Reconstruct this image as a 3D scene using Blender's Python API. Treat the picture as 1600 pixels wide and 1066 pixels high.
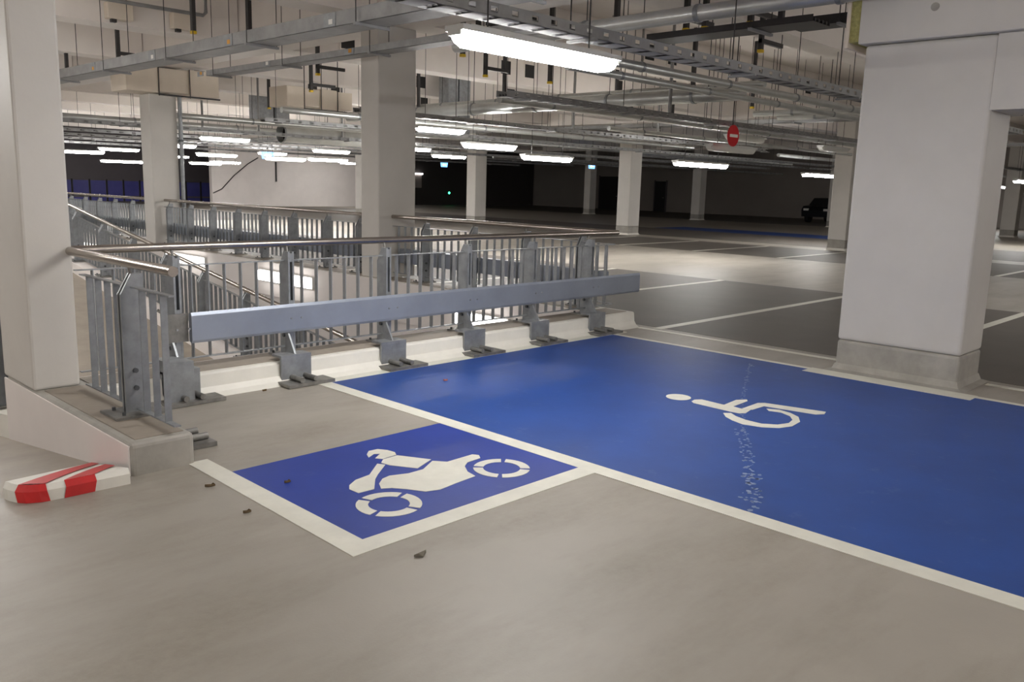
import bpy, math, random
from mathutils import Matrix, Vector
random.seed(7)
for o in list(bpy.data.objects): bpy.data.objects.remove(o)
scene = bpy.context.scene
col = scene.collection

# ------------------------------------------------------------------ camera, world, exposure
YAW, PITCH, ROLL = math.radians(45.9456), math.radians(10.3216), math.radians(-1.5892)
fw = Vector((math.cos(PITCH)*math.sin(YAW), math.cos(PITCH)*math.cos(YAW), -math.sin(PITCH)))
rt = Vector((math.cos(YAW), -math.sin(YAW), 0)); dn = fw.cross(rt)
r2 = math.cos(ROLL)*rt + math.sin(ROLL)*dn
d2 = -math.sin(ROLL)*rt + math.cos(ROLL)*dn
cd = bpy.data.cameras.new('camera'); cam = bpy.data.objects.new('camera', cd); col.objects.link(cam)
m = Matrix((r2, -d2, -fw)).transposed().to_4x4(); m.translation = (0, 0, 1.65)
cam.matrix_world = m
cd.sensor_fit = 'HORIZONTAL'; cd.sensor_width = 36; cd.lens = 1331.83/1600*36; cd.clip_end = 300; cd.clip_start = .05
scene.camera = cam
w = bpy.data.worlds.new('world'); scene.world = w; w.use_nodes = True
w.node_tree.nodes['Background'].inputs[0].default_value = (.5, .5, .5, 1)
w.node_tree.nodes['Background'].inputs[1].default_value = 0.0
vs = scene.view_settings
vs.view_transform = 'Standard'; vs.look = 'None'; vs.gamma = 1; vs.use_curve_mapping = False
vs.exposure = -0.22
LAMP = 105.0          # emission of a fluorescent diffuser
LAMP_COL = (1.0, .98, .95)

# ------------------------------------------------------------------ materials
def lin(c):
    return tuple((v/255/12.92 if v/255 <= .04045 else ((v/255+.055)/1.055)**2.4) for v in c) + (1,)
def mat(name, c, rough=.6, metal=0, var=.12, scale=3, bump=0, bscale=40, c2=None, stretch=None, spec=.5):
    m = bpy.data.materials.new(name); m.use_nodes = True
    nt = m.node_tree; b = nt.nodes['Principled BSDF']
    b.inputs['Roughness'].default_value = rough; b.inputs['Metallic'].default_value = metal
    b.inputs['Specular IOR Level'].default_value = spec
    base = lin(c)
    tc = nt.nodes.new('ShaderNodeTexCoord'); src = tc.outputs['Object']
    if stretch:
        mp = nt.nodes.new('ShaderNodeMapping'); mp.inputs['Scale'].default_value = stretch
        nt.links.new(src, mp.inputs[0]); src = mp.outputs[0]
    n = nt.nodes.new('ShaderNodeTexNoise'); n.inputs['Scale'].default_value = scale
    n.inputs['Detail'].default_value = 8; n.inputs['Roughness'].default_value = .62
    nt.links.new(src, n.inputs['Vector'])
    r = nt.nodes.new('ShaderNodeValToRGB')
    r.color_ramp.elements[0].position = .32; r.color_ramp.elements[1].position = .68
    k = c2 and lin(c2) or tuple(v*(1-var) for v in base[:3]) + (1,)
    r.color_ramp.elements[0].color = k
    r.color_ramp.elements[1].color = tuple(min(1, v*(1+var*.6)) for v in base[:3]) + (1,)
    nt.links.new(n.outputs['Fac'], r.inputs[0]); nt.links.new(r.outputs[0], b.inputs['Base Color'])
    if bump:
        n2 = nt.nodes.new('ShaderNodeTexNoise'); n2.inputs['Scale'].default_value = bscale; n2.inputs['Detail'].default_value = 4
        nt.links.new(src, n2.inputs['Vector'])
        bp = nt.nodes.new('ShaderNodeBump'); bp.inputs['Strength'].default_value = bump; bp.inputs['Distance'].default_value = .01
        nt.links.new(n2.outputs['Fac'], bp.inputs['Height']); nt.links.new(bp.outputs[0], b.inputs['Normal'])
    return m
def emit(name, c, s):
    m = bpy.data.materials.new(name); m.use_nodes = True
    b = m.node_tree.nodes['Principled BSDF']
    b.inputs['Base Color'].default_value = tuple(c) + (1,)
    b.inputs['Emission Color'].default_value = tuple(c) + (1,); b.inputs['Emission Strength'].default_value = s
    return m
def floor_mat():
    m = mat('concrete_floor', (161, 155, 145), .5, 0, .08, 1.1, .05, 90)
    nt = m.node_tree; b = nt.nodes['Principled BSDF']
    old = b.inputs['Base Color'].links[0].from_socket
    tc = nt.nodes.new('ShaderNodeTexCoord')
    # tyre wear: long soft smears with a shape of their own
    mp = nt.nodes.new('ShaderNodeMapping'); mp.inputs['Scale'].default_value = (.5, 1.6, 1); mp.inputs['Rotation'].default_value = (0, 0, math.radians(30))
    n = nt.nodes.new('ShaderNodeTexNoise'); n.inputs['Scale'].default_value = 1.3; n.inputs['Detail'].default_value = 9; n.inputs['Roughness'].default_value = .65
    nt.links.new(tc.outputs['Object'], mp.inputs[0]); nt.links.new(mp.outputs[0], n.inputs['Vector'])
    r = nt.nodes.new('ShaderNodeValToRGB'); r.color_ramp.elements[0].position = .44; r.color_ramp.elements[1].position = .72
    nt.links.new(n.outputs['Fac'], r.inputs[0])
    fine = nt.nodes.new('ShaderNodeTexNoise'); fine.inputs['Scale'].default_value = 26; fine.inputs['Detail'].default_value = 8; fine.inputs['Roughness'].default_value = .75
    nt.links.new(tc.outputs['Object'], fine.inputs['Vector'])
    mu = nt.nodes.new('ShaderNodeMath'); mu.operation = 'MULTIPLY'; nt.links.new(r.outputs[0], mu.inputs[0]); nt.links.new(fine.outputs['Fac'], mu.inputs[1])
    mx = nt.nodes.new('ShaderNodeMix'); mx.data_type = 'RGBA'
    nt.links.new(mu.outputs[0], mx.inputs['Factor']); nt.links.new(old, mx.inputs['A'])
    mx.inputs['B'].default_value = lin((122, 112, 98))
    nt.links.new(mx.outputs['Result'], b.inputs['Base Color'])
    return m
def blue_mat(name, c, scuff=.35):
    m = mat(name, c, .52, 0, .16, 1.6, .04, 60)
    nt = m.node_tree; b = nt.nodes['Principled BSDF']
    old = b.inputs['Base Color'].links[0].from_socket
    tc = nt.nodes.new('ShaderNodeTexCoord')
    n = nt.nodes.new('ShaderNodeTexNoise'); n.inputs['Scale'].default_value = 5; n.inputs['Detail'].default_value = 10; n.inputs['Roughness'].default_value = .75
    nt.links.new(tc.outputs['Object'], n.inputs['Vector'])
    r = nt.nodes.new('ShaderNodeValToRGB'); r.color_ramp.elements[0].position = .58; r.color_ramp.elements[1].position = .80
    r.color_ramp.elements[1].color = (scuff, scuff, scuff, 1)
    nt.links.new(n.outputs['Fac'], r.inputs[0])
    mx = nt.nodes.new('ShaderNodeMix'); mx.data_type = 'RGBA'
    nt.links.new(r.outputs[0], mx.inputs['Factor']); nt.links.new(old, mx.inputs['A']); mx.inputs['B'].default_value = lin((120, 135, 170))
    nt.links.new(mx.outputs['Result'], b.inputs['Base Color'])
    return m
FLOOR = floor_mat()
DARK = mat('dark_bay_coating', (98, 92, 86), .58, 0, .12, 1.2, .04, 80)
AISLE = mat('aisle_coating', (178, 168, 156), .36, 0, .08, 1.0, .03, 80)
BLUE = blue_mat('blue_bay_paint', (30, 70, 144))
BLUE2 = blue_mat('blue_motorcycle_paint', (24, 54, 146), .2)
LINE = mat('white_line_paint', (222, 220, 208), .5, 0, .08, 6, .03, 60)
RED = mat('red_kerb_paint', (196, 38, 38), .5, 0, .12, 8)
KERBW = mat('white_kerb_paint', (226, 223, 214), .5, 0, .05, 6, .05, 40)
WHITE = mat('white_wall_paint', (230, 223, 219), .62, 0, .05, 1.2, .06, 30)
WHITEN = mat('white_column_paint', (206, 202, 196), .6, 0, .05, 1.4, .08, 26)
CONC = mat('bare_concrete', (164, 160, 152), .7, 0, .2, 4, .15, 30)
CURBT = mat('curb_top_coating', (150, 140, 128), .6, 0, .14, 3, .06, 40)
CEIL = mat('ceiling_paint', (234, 227, 221), .75, 0, .06, .7)
BEAM = mat('beam_paint', (238, 231, 225), .7, 0, .06, .8)
GALV = mat('galvanised_steel', (152, 155, 158), .45, .55, .22, 9, .05, 60)
GALVD = mat('dull_galvanised_tray', (150, 150, 150), .5, .35, .2, 5)
BOARD = mat('smooth_galvanised_board', (150, 157, 170), .36, .4, .10, 2.5)
STAIN = mat('brushed_stainless_tube', (172, 164, 156), .26, .95, .06, 8)
DGALV = mat('weathered_steel_plate', (134, 132, 128), .5, .5, .28, 12, .1, 50)
BOLT = mat('bolt_steel', (100, 102, 104), .45, .7, .1, 20)
DARKM = mat('dark_steel', (64, 62, 62), .5, .4, .15, 5)
PIPE = mat('silver_pipe_cladding', (196, 198, 196), .3, .6, .12, 3)
BOXW = mat('fire_protection_board', (226, 214, 198), .75, 0, .05, 2)
HOUS = mat('lamp_housing_plastic', (206, 206, 202), .45, 0, .04, 3)
DIFF = emit('lit_lamp_diffuser', LAMP_COL, LAMP)
DIFB = emit('lit_bulkhead_diffuser', LAMP_COL, 8)
DIFOFF = mat('unlit_lamp_diffuser', (214, 214, 208), .3, 0, .03, 3)
YEL = mat('yellow_end_cap', (226, 190, 30), .5)
ORNG = mat('orange_tray_label', (214, 150, 40), .5)
BLACK = mat('black_paint', (34, 32, 32), .6, 0, .1, 2)
CHAR = mat('charcoal_wall_paint', (62, 58, 56), .7, 0, .1, .6)
GREYW = mat('far_grey_wall', (150, 142, 136), .75, 0, .08, .4)
SHUT = mat('dark_fascia', (92, 86, 90), .6, 0, .1, .5)
PANEB = mat('blue_window_glass', (84, 84, 150), .2, 0, .15, .8)
WOOL = mat('mineral_wool', (176, 170, 110), .95, 0, .3, 30, .4, 80)
SIGNR = mat('sign_red', (206, 24, 36), .4, 0, .04)
SIGNW = mat('sign_white', (236, 234, 230), .4, 0, .03)
SIGNB = emit('backlit_blue_sign', (.18, .42, .95), 3.0)
SIGNL = emit('backlit_white_symbol', (.85, .92, 1), 4.0)
LEDG = emit('green_indicator', (.05, .95, .35), 8)
LEAF = mat('dry_leaf', (92, 74, 48), .8, 0, .2, 30)
RUBBER = mat('black_rubber', (24, 24, 26), .7)
CARP = mat('dark_car_paint', (26, 28, 34), .25, .3, .05)
GLASS = mat('car_glass', (18, 20, 24), .08, 0, .05)

# ------------------------------------------------------------------ mesh helpers
ORG = {}
def setp(o, label=None, cat=None, group=None, kind=None):
    if label: o['label'] = label
    if cat: o['category'] = cat
    if group: o['group'] = group
    if kind: o['kind'] = kind
    return o
def thing(name, label, cat, loc, group=None):
    o = bpy.data.objects.new(name, None); col.objects.link(o); o.location = loc; o.empty_display_size = .2
    ORG[o] = Vector(loc); return setp(o, label, cat, group)
class MB:
    def __init__(s): s.v = []; s.f = []; s.sm = []
    def add(s, vs_, fs, smooth=False):
        b = len(s.v); s.v += [tuple(p) for p in vs_]; s.f += [tuple(i+b for i in f) for f in fs]; s.sm += [smooth]*len(fs); return s
    def box(s, x0, x1, y0, y1, z0, z1):
        return s.hexa([(x0,y0,z0),(x1,y0,z0),(x1,y1,z0),(x0,y1,z0),(x0,y0,z1),(x1,y0,z1),(x1,y1,z1),(x0,y1,z1)])
    def hexa(s, p):
        return s.add(p, [(0,3,2,1),(4,5,6,7),(0,1,5,4),(1,2,6,5),(2,3,7,6),(3,0,4,7)])
    def cbox(s, c, d):
        return s.box(c[0]-d[0]/2, c[0]+d[0]/2, c[1]-d[1]/2, c[1]+d[1]/2, c[2]-d[2]/2, c[2]+d[2]/2)
    def prism(s, lo, hi):
        n = len(lo)
        return s.add(list(lo)+list(hi), [tuple(range(n-1,-1,-1)), tuple(range(n,2*n))] + [(i,(i+1)%n,n+(i+1)%n,n+i) for i in range(n)])
    def flat(s, poly, z0, z1):
        a = sum(poly[i][0]*poly[(i+1)%len(poly)][1]-poly[(i+1)%len(poly)][0]*poly[i][1] for i in range(len(poly)))
        if a < 0: poly = poly[::-1]
        return s.prism([(p[0],p[1],z0) for p in poly], [(p[0],p[1],z1) for p in poly])
    def tube(s, pts, r, n=12, cap=True):
        pts = [Vector(p) for p in pts]; rings = []
        for i, p in enumerate(pts):
            d = (pts[min(i+1,len(pts)-1)]-pts[max(i-1,0)]).normalized()
            u = d.cross(Vector((0,0,1)));
            if u.length < 1e-3: u = Vector((1,0,0))
            u.normalize(); v = u.cross(d)
            rings.append([p+(u*math.cos(a)+v*math.sin(a))*r for a in [2*math.pi*k/n for k in range(n)]])
        vs_ = [q for R_ in rings for q in R_]
        fs = [(i*n+k, (i+1)*n+k, (i+1)*n+(k+1)%n, i*n+(k+1)%n) for i in range(len(pts)-1) for k in range(n)]
        s.add(vs_, fs, True)
        if cap: s.add(rings[0], [tuple(range(n))]); s.add(rings[-1], [tuple(range(n-1,-1,-1))])
        return s
    def build(s, name, material, parent=None, label=None, cat=None, group=None, kind=None):
        if parent is None:
            xs = [p[0] for p in s.v]; ys = [p[1] for p in s.v]; zs = [p[2] for p in s.v]
            o0 = Vector(((min(xs)+max(xs))/2, (min(ys)+max(ys))/2, min(zs)))
        else: o0 = ORG[parent]
        me = bpy.data.meshes.new(name)
        me.from_pydata([(p[0]-o0[0], p[1]-o0[1], p[2]-o0[2]) for p in s.v], [], s.f)
        me.polygons.foreach_set('use_smooth', s.sm); me.materials.append(material); me.update()
        o = bpy.data.objects.new(name, me); col.objects.link(o)
        if parent is None: o.location = o0
        else: o.parent = parent
        ORG[o] = o0
        return setp(o, label, cat, group, kind)
def B(*a): return MB().box(*a)
def bevel(o, wd=.01, seg=2):
    b = o.modifiers.new('bevel', 'BEVEL'); b.width = wd; b.segments = seg; b.limit_method = 'ANGLE'; return o
def inst(src, name, parent, off):
    o = bpy.data.objects.new(name, src); col.objects.link(o); o.parent = parent; o.location = off; ORG[o] = ORG[parent]; return o

S = 'structure'
CZ = 4.75            # underside of the deck above
SL = .14             # ramp gradient
# ------------------------------------------------------------------ the setting: floors, ramps, walls, ceiling
f = MB()
f.box(-9, 57, -9, 4.75, -.3, 0); f.box(1.79, 57, 4.75, 6.5, -.3, 0); f.box(7.95, 57, 6.5, 57, -.3, 0)
f.box(-9, 7.95, 27, 57, -.3, 0); f.box(2.3, 5.5, 17, 27, -.3, 0); f.box(5.5, 7.95, 25.6, 27, -.3, 0); f.box(-9, -3, 4.75, 27, -.3, 0)
f.build('floor', FLOOR, kind=S)
B(-9, 9, -9, 30, -3.4, -3.2).build('floor_lower_level', FLOOR, kind=S)
MB().hexa([(-3,4.75,-.3),(1.79,4.75,-.3),(1.79,27,-3.4),(-3,27,-3.4),(-3,4.75,0),(1.79,4.75,0),(1.79,27,-SL*22.25),(-3,27,-SL*22.25)]).build('floor_ramp_down', CURBT, kind=S)
MB().hexa([(2.3,3,-.25-SL*14),(5.5,3,-.25-SL*14),(5.5,17,-.25),(2.3,17,-.25),(2.3,3,-SL*14),(5.5,3,-SL*14),(5.5,17,0),(2.3,17,0)]).build('floor_ramp_up', CURBT, kind=S)
B(7.96, 8.35, 6.5, 27, -3.2, -.3).build('wall_shaft_far', WHITE, kind=S)
B(2.3, 7.95, 27, 27.3, -3.2, -.3).build('wall_shaft_end', WHITE, kind=S)
B(-3.3, -3, 4.75, 27, -3.2, -.3).build('wall_ramp_side', WHITE, kind=S)
B(2.3, 7.95, 2.7, 3, -3.2, -.3).build('wall_shaft_near', WHITE, kind=S)
B(-9, 57, -9.3, -9, -.3, CZ).build('wall_behind', WHITE, kind=S)
B(-9.3, -9, -9, 57, -.3, CZ).build('wall_left', WHITE, kind=S)
B(56, 56.3, -9, 57, 0, CZ).build('wall_right', GREYW, kind=S)
B(-9, 57, 57, 57.3, -.3, CZ).build('wall_back', SHUT, kind=S)
B(24.0, 37, 48, 48.3, 0, CZ).build('wall_white_block', WHITE, kind=S)
B(37.0, 55.9, 52, 56.9, 0, CZ).build('wall_dark_back', CHAR, kind=S)
B(-9, 57, -9, 57, CZ, CZ+.3).build('ceiling', CEIL, kind=S)

# concrete beams under the ceiling
cb = [(25.1, 'far'), (42.6, 'distant')]
def ybeam(x0, x1, y0, y1, z, label): B(x0, x1, y0, y1, z, CZ).build('ceiling_beam', BEAM, None, label, 'beam')
ybeam(7.9, 8.7, 3.6, 56, 3.95, 'wide concrete beam resting on the central white column')
ybeam(25.1, 25.9, -8.9, 47.9, 3.95, 'concrete beam over the second row of columns across the aisle')
ybeam(42.6, 43.4, -8.9, 51.9, 3.95, 'concrete beam over the farthest row of columns')
ords = ['above the viewpoint', 'above the wheelchair bay', 'over the near guardrail', 'meeting the central column', 'behind the central column with two small boxes on its face',
        'over the boxed ducts', 'just beyond the boxed ducts', 'above the middle cluster of lit lamps', 'above the distant lamps', 'just before the distant lamps end', 'close to the far white wall', 'directly before the white wall']
for k in range(12):
    y = 2.7 + 4.05*k - 4.05*(k == -1)
    for (x0, x1, s_) in ((-8.9, 7.88, 'left'), (8.72, 25.08, 'middle'), (25.92, 42.58, 'right')):
        if s_ == 'middle' and y < 3.5: x0 = 8.72
        B(x0, x1, y-.27, y+.27, 4.02, CZ).build('cross_beam', BEAM, None, 'cross beam under the deck %s, %s span' % (ords[k], s_), 'beam', 'concrete cross beams')

# ------------------------------------------------------------------ curbs round the ramp opening
p = [(6.5,-.3),(6.5,.18),(6.11,.18),(6.09,.16),(6.09,.07),(6.06,.03),(6.0,.002),(6.3,-.01)]
c = thing('upstand_curb', 'white concrete upstand curb under the near guardrail', 'curb', (5.3, 6.3, 0))
prof = [(6.5,0),(6.0,0),(6.05,.03),(6.08,.07),(6.09,.165),(6.105,.18),(6.5,.18)]
MB().prism([(2.16,a,b) for a,b in prof], [(8.42,a,b) for a,b in prof]).build('body', KERBW, c)
B(2.16, 8.36, 6.16, 6.49, .18, .184).build('top_coating', CURBT, c)
B(2.16, 7.94, 6.5, 6.52, -.3, .18).build('inner_face', WHITE, c)
c = thing('upstand_curb', 'long white curb along the far side of the ramp opening', 'curb', (8.2, 15, 0))
B(7.95, 8.42, 6.51, 27, 0, .18).build('body', KERBW, c)
B(8.0, 8.38, 6.6, 26.9, .18, .184).build('top_coating', CURBT, c)
B(7.93, 7.95, 6.52, 27, -.42, .18).build('inner_face', WHITE, c)
c = thing('upstand_curb', 'broad low concrete plinth beside the striped kerb and left column', 'curb', (1.97, 5.6, 0))
b_ = B(1.79, 2.16, 4.64, 6.86, -.42, .19).build('body', CONC, c); bevel(b_, .03, 3)
B(1.784, 1.795, 4.66, 6.88, -.42, .172).build('painted_face', WHITE, c)
B(1.84, 2.12, 4.70, 6.19, .19, .194).build('top_coating', CURBT, c)
c = thing('upstand_curb', 'white sloping curb of the down ramp at the left edge', 'curb', (1.97, 12, -.5))
def zr(y): return -SL*(y-4.75)
MB().hexa([(1.79,6.9,zr(6.9)-.3),(2.1,6.9,zr(6.9)-.3),(2.1,27,zr(27)-.1),(1.79,27,zr(27)-.1),(1.79,6.9,zr(6.9)+.18),(2.1,6.9,zr(6.9)+.18),(2.1,27,zr(27)+.18),(1.79,27,zr(27)+.18)]).build('body', KERBW, c)
def zu(y): return -SL*max(0, 17-y)
c = thing('upstand_curb', 'sloping curb of the inner ramp inside the opening', 'curb', (5.6, 12, -.8))
MB().hexa([(5.45,3.02,zu(3)-.5),(5.75,3.02,zu(3)-.5),(5.75,17,-.5),(5.45,17,-.5),(5.45,3.02,zu(3)+.18),(5.75,3.02,zu(3)+.18),(5.75,17,.18),(5.45,17,.18)]).build('body', WHITE, c)
B(5.45, 5.75, 17, 26, -.5, .18).build('level_end', WHITE, c)

# striped kerb at the head of the down ramp
k = thing('striped_kerb', 'low white kerb with two red stripes at the ramp head', 'kerb', (1.5, 4.7, 0))
FR = [(1.205,4.74),(1.212,4.70),(1.23,4.655),(1.265,4.612),(1.33,4.58),(1.43,4.572),(1.55,4.57),(1.67,4.566),(1.783,4.562)]
def kp(u, q, e=0):
    # point on the kerb top: u from the rounded end to the plinth, q from the front edge to the back
    x = 1.205+.578*u
    sx = x-.04*u*(1-q)
    for (a, b) in zip(FR, FR[1:]):
        if x <= b[0]+1e-6: break
    t = (x-a[0])/(b[0]-a[0]); fy = a[1]+(b[1]-a[1])*t
    return (sx, fy+(4.78+.47*u-fy)*q, .085+(-.01-.145*u)*q+e)
mb = MB(); US = [0,.012,.043,.104,.216,.389,.6,.8,1]; QS = [0,.25,.5,.75,1]; nu = len(US)
mb.add([kp(u,q) for q in QS for u in US], [(j*nu+i,j*nu+i+1,(j+1)*nu+i+1,(j+1)*nu+i) for j in range(4) for i in range(nu-1)])
edge = [kp(u,0) for u in US]; out = []
for i, p_ in enumerate(edge):
    d = (Vector(edge[min(i+1,nu-1)])-Vector(edge[max(i-1,0)])).normalized(); nrm = Vector((d.y,-d.x,0)); out.append(Vector(p_)+nrm*.024)
mb.add(edge+[(p_[0],p_[1],.058) for p_ in out]+[(p_[0],p_[1],-.02) for p_ in out], [(k_*nu+i,(k_+1)*nu+i,(k_+1)*nu+i+1,k_*nu+i+1) for k_ in range(2) for i in range(nu-1)])
bk = [kp(u,1) for u in US]; mb.add(bk+[(p_[0],p_[1],-.3) for p_ in bk], [(i,i+1,nu+i+1,nu+i) for i in range(nu-1)])
mb.add([edge[0],bk[0],(bk[0][0],bk[0][1],-.02),(out[0].x,out[0].y,-.02),(out[0].x,out[0].y,.058)], [(0,1,2,3,4)])
mb.build('body', KERBW, k)
def kq(x, y, e):
    u = min(1, max(0, (x-1.205)/.578))
    for (a, b) in zip(FR, FR[1:]):
        if x <= b[0]+1e-6: break
    fy = a[1]+(b[1]-a[1])*max(0, (x-a[0])/(b[0]-a[0])); q = max(0, (y-fy)/(4.78+.47*u-fy))
    return (x, y, .085+(-.01-.145*u)*q+e)
def stripe(u0, u1, q0, q1, sl):
    e = .004; m_ = MB(); N = 12; T = []
    a0, a1, b0, b1 = kp(u0,0), kp(1,q0), kp(u1,0), kp(1,q1)
    for i in range(N+1):
        t = i/N
        for (p_, q_) in ((a0,a1),(b0,b1)): T.append(kq(p_[0]+(q_[0]-p_[0])*t, p_[1]+(q_[1]-p_[1])*t, e))
    m_.add(T, [(2*i,2*i+1,2*i+3,2*i+2) for i in range(N)])
    A, Bm = [], []
    for i in range(5):
        u = u0+(u1-u0)*i/4; p0 = Vector(kp(u,0)); pa = Vector(kp(min(1,u+.01),0)); pb = Vector(kp(max(0,u-.01),0)); d = (pa-pb).normalized(); nn = Vector((d.y,-d.x,0))
        A.append((p0+nn*.002+Vector((0,0,e)), p0+nn*.031+Vector((0,0,-.026)), p0+nn*.031+d*sl*.6+Vector((0,0,-.083))))
    V = [q for tri in A for q in tri]
    m_.add(V, [(3*i+j,3*i+j+1,3*i+3+j+1,3*i+3+j) for i in range(4) for j in range(2)])
    m_.build('stripe', RED, k, label='red painted stripe')
stripe(.05, .24, .96, .74, .02)
stripe(.40, .68, .58, .32, -.02)

# ------------------------------------------------------------------ floor coatings and markings
def slab(name, x0, x1, y0, y1, m_, label, cat, h=.002, z=0, group=None):
    return B(x0, x1, y0, y1, z, z+h).build(name, m_, None, label, cat, group)
slab('bay_coating', 8.59, 14.3, -8.9, 26.9, DARK, 'dark grey coated strip of bays behind the wide white pier', 'parking bays')
slab('bay_coating', 20.6, 24.9, -8.9, 47, DARK, 'dark grey bays before the second column row', 'parking bays')
slab('bay_coating', 26.2, 31.4, -8.9, 47, DARK, 'dark grey bays behind the second column row', 'parking bays')
slab('bay_coating', 43.5, 55.9, -8.9, 51.9, DARK, 'dark floor strip before the distant grey wall', 'parking bays')
slab('bay_coating', 8.43, 20.5, 32, 47.9, DARK, 'dark floor patch ahead of the far white wall', 'parking bays')
slab('blue_bay', 31.4, 34.0, 12, 22, BLUE, 'distant blue painted bay near the far columns', 'parking bay')
for i, y in enumerate((8.35, 5.8, 3.25, .7, 10.9, 13.45)):
    nm = ['nearest behind the guardrail end', 'meeting the left edge of the wide pier', 'showing right of the wide pier', 'far right behind the pier', 'one bay beyond the guardrail end', 'two bays beyond the guardrail end'][i]
    slab('bay_line', 8.5, 14.3, y-.06, y+.06, LINE, 'white bay line on the dark strip, %s' % nm, 'painted line', .002, .002, group='bay lines on the dark strip')
for i in range(7):
    y = 2.8+2.55*i
    slab('bay_line', 20.6, 24.9, y-.06, y+.06, LINE, 'thin white line across the bays before the second columns, %s from the right' % ['first','second','third','fourth','fifth','sixth','seventh'][i], 'painted line', .002, .002, group='bay lines before the second columns')
# wheelchair bay
wb = thing('wheelchair_bay', 'large blue wheelchair bay with white border and symbol', 'parking bay', (5.8, 3, 0))
B(3.92, 7.74, -2, 5.88, 0, .002).build('blue_field', BLUE, wb)
B(3.80, 3.925, -2, 5.88, 0, .0035).build('border_line', LINE, wb)
B(7.73, 7.80, -2, 5.88, 0, .0035).build('border_line', LINE, wb)
B(3.80, 8.0, 5.87, 5.99, 0, .0035).build('border_line', LINE, wb)
B(7.60, 7.815, 2.05, 3.52, 0, .0045).build('border_patch', LINE, wb)
sy = MB().flat([(5.734,3.544),(5.797,3.558),(5.852,3.526),(5.838,3.315),(6.058,3.335),(6.138,3.283),(6.099,3.255),(5.85,3.241),(5.837,3.164),(5.865,3.098),(5.747,3.075),(5.7,3.103),(5.693,3.18),(5.702,3.505)], .001, .0045)
sy.build('symbol_torso', LINE, wb)
MB().flat([(5.849,3.16),(6.106,3.17),(6.152,3.132),(6.268,2.682),(6.192,2.66),(6.132,2.698),(6.052,3.086),(5.875,3.09)], .001, .0045).build('symbol_leg', LINE, wb)
MB().flat([(5.612,3.188),(5.532,3.12),(5.481,3.037),(5.443,2.931),(5.478,2.798),(5.558,2.704),(5.674,2.665),(5.835,2.682),(5.955,2.753),(6.018,2.848),(6.04,2.952),(5.993,3.034),(5.949,2.991),(5.977,2.906),(5.927,2.806),(5.842,2.744),(5.737,2.721),(5.632,2.755),(5.564,2.845),(5.568,2.975),(5.605,3.076),(5.658,3.149)], .001, .0045).build('symbol_wheel', LINE, wb)
MB().flat([(5.773+.1*math.cos(a), 3.693+.1*math.sin(a)) for a in [math.pi*2*i/24 for i in range(24)]], .001, .0045).build('symbol_head', LINE, wb)
slab('bay_line', 8.36, 8.44, 3.45, 6.0, LINE, 'thin white edge line left of the pier foot by the dark bays', 'painted line', .004)
slab('bay_line', 8.36, 8.44, -2, 2.15, LINE, 'thin white edge line right of the pier foot by the dark bays', 'painted line', .004)
# motorcycle bay
mo = thing('motorcycle_bay', 'small blue motorcycle bay with white symbol and border', 'parking bay', (3, 3.7, 0))
B(2.225, 3.80, 3.09, 4.36, 0, .002).build('blue_field', BLUE2, mo)
MB().flat([(2.09,2.97),(3.80,2.97),(3.80,3.095),(2.23,3.095)], 0, .0035).build('border_line', LINE, mo)
MB().flat([(2.09,2.97),(2.23,3.095),(2.24,4.66),(2.12,4.66)], 0, .0035).build('border_line', LINE, mo)
for nm, P in (('symbol_helmet', [(3.0,4.116),(3.049,4.162),(3.114,4.158),(3.147,4.103),(3.156,4.038),(3.13,3.99),(3.076,3.988),(3.021,3.981),(2.994,4.022),(3.067,4.071),(3.039,4.095),(2.973,4.059)]),
    ('symbol_torso', [(2.969,3.93),(3.016,3.973),(3.068,3.976),(3.129,3.979),(3.234,3.784),(3.068,3.711),(3.033,3.77),(2.98,3.862)]),
    ('symbol_fairing', [(2.941,3.931),(2.966,3.886),(2.835,3.781),(2.774,3.726),(2.671,3.597),(2.572,3.605),(2.57,3.686),(2.605,3.735),(2.68,3.783),(2.79,3.803)]),
    ('symbol_frame', [(2.804,3.7),(2.866,3.715),(2.974,3.675),(3.082,3.676),(3.222,3.758),(3.278,3.686),(3.49,3.692),(3.511,3.655),(3.479,3.608),(3.364,3.599),(3.303,3.558),(3.249,3.474),(3.231,3.39),(3.053,3.371),(2.934,3.355),(2.856,3.384),(2.801,3.482),(2.754,3.548),(2.703,3.578),(2.743,3.649)])):
    MB().flat(P, .001, .0045).build(nm, LINE, mo)
for (cx, cy, R, r, off) in ((3.445,3.39,.168,.11,.72), (2.597,3.37,.172,.108,.42)):
    for q in range(4):
        a0 = off+q*math.pi/2+.09; a1 = off+(q+1)*math.pi/2-.09; N = 8
        P = [(cx+R*math.cos(a0+(a1-a0)*i/N), cy+R*math.sin(a0+(a1-a0)*i/N)) for i in range(N+1)] + [(cx+r*math.cos(a1+(a0-a1)*i/N), cy+r*math.sin(a1+(a0-a1)*i/N)) for i in range(N+1)]
        MB().flat(P, .001, .0045).build('symbol_wheel_segment', LINE, mo)
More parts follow.
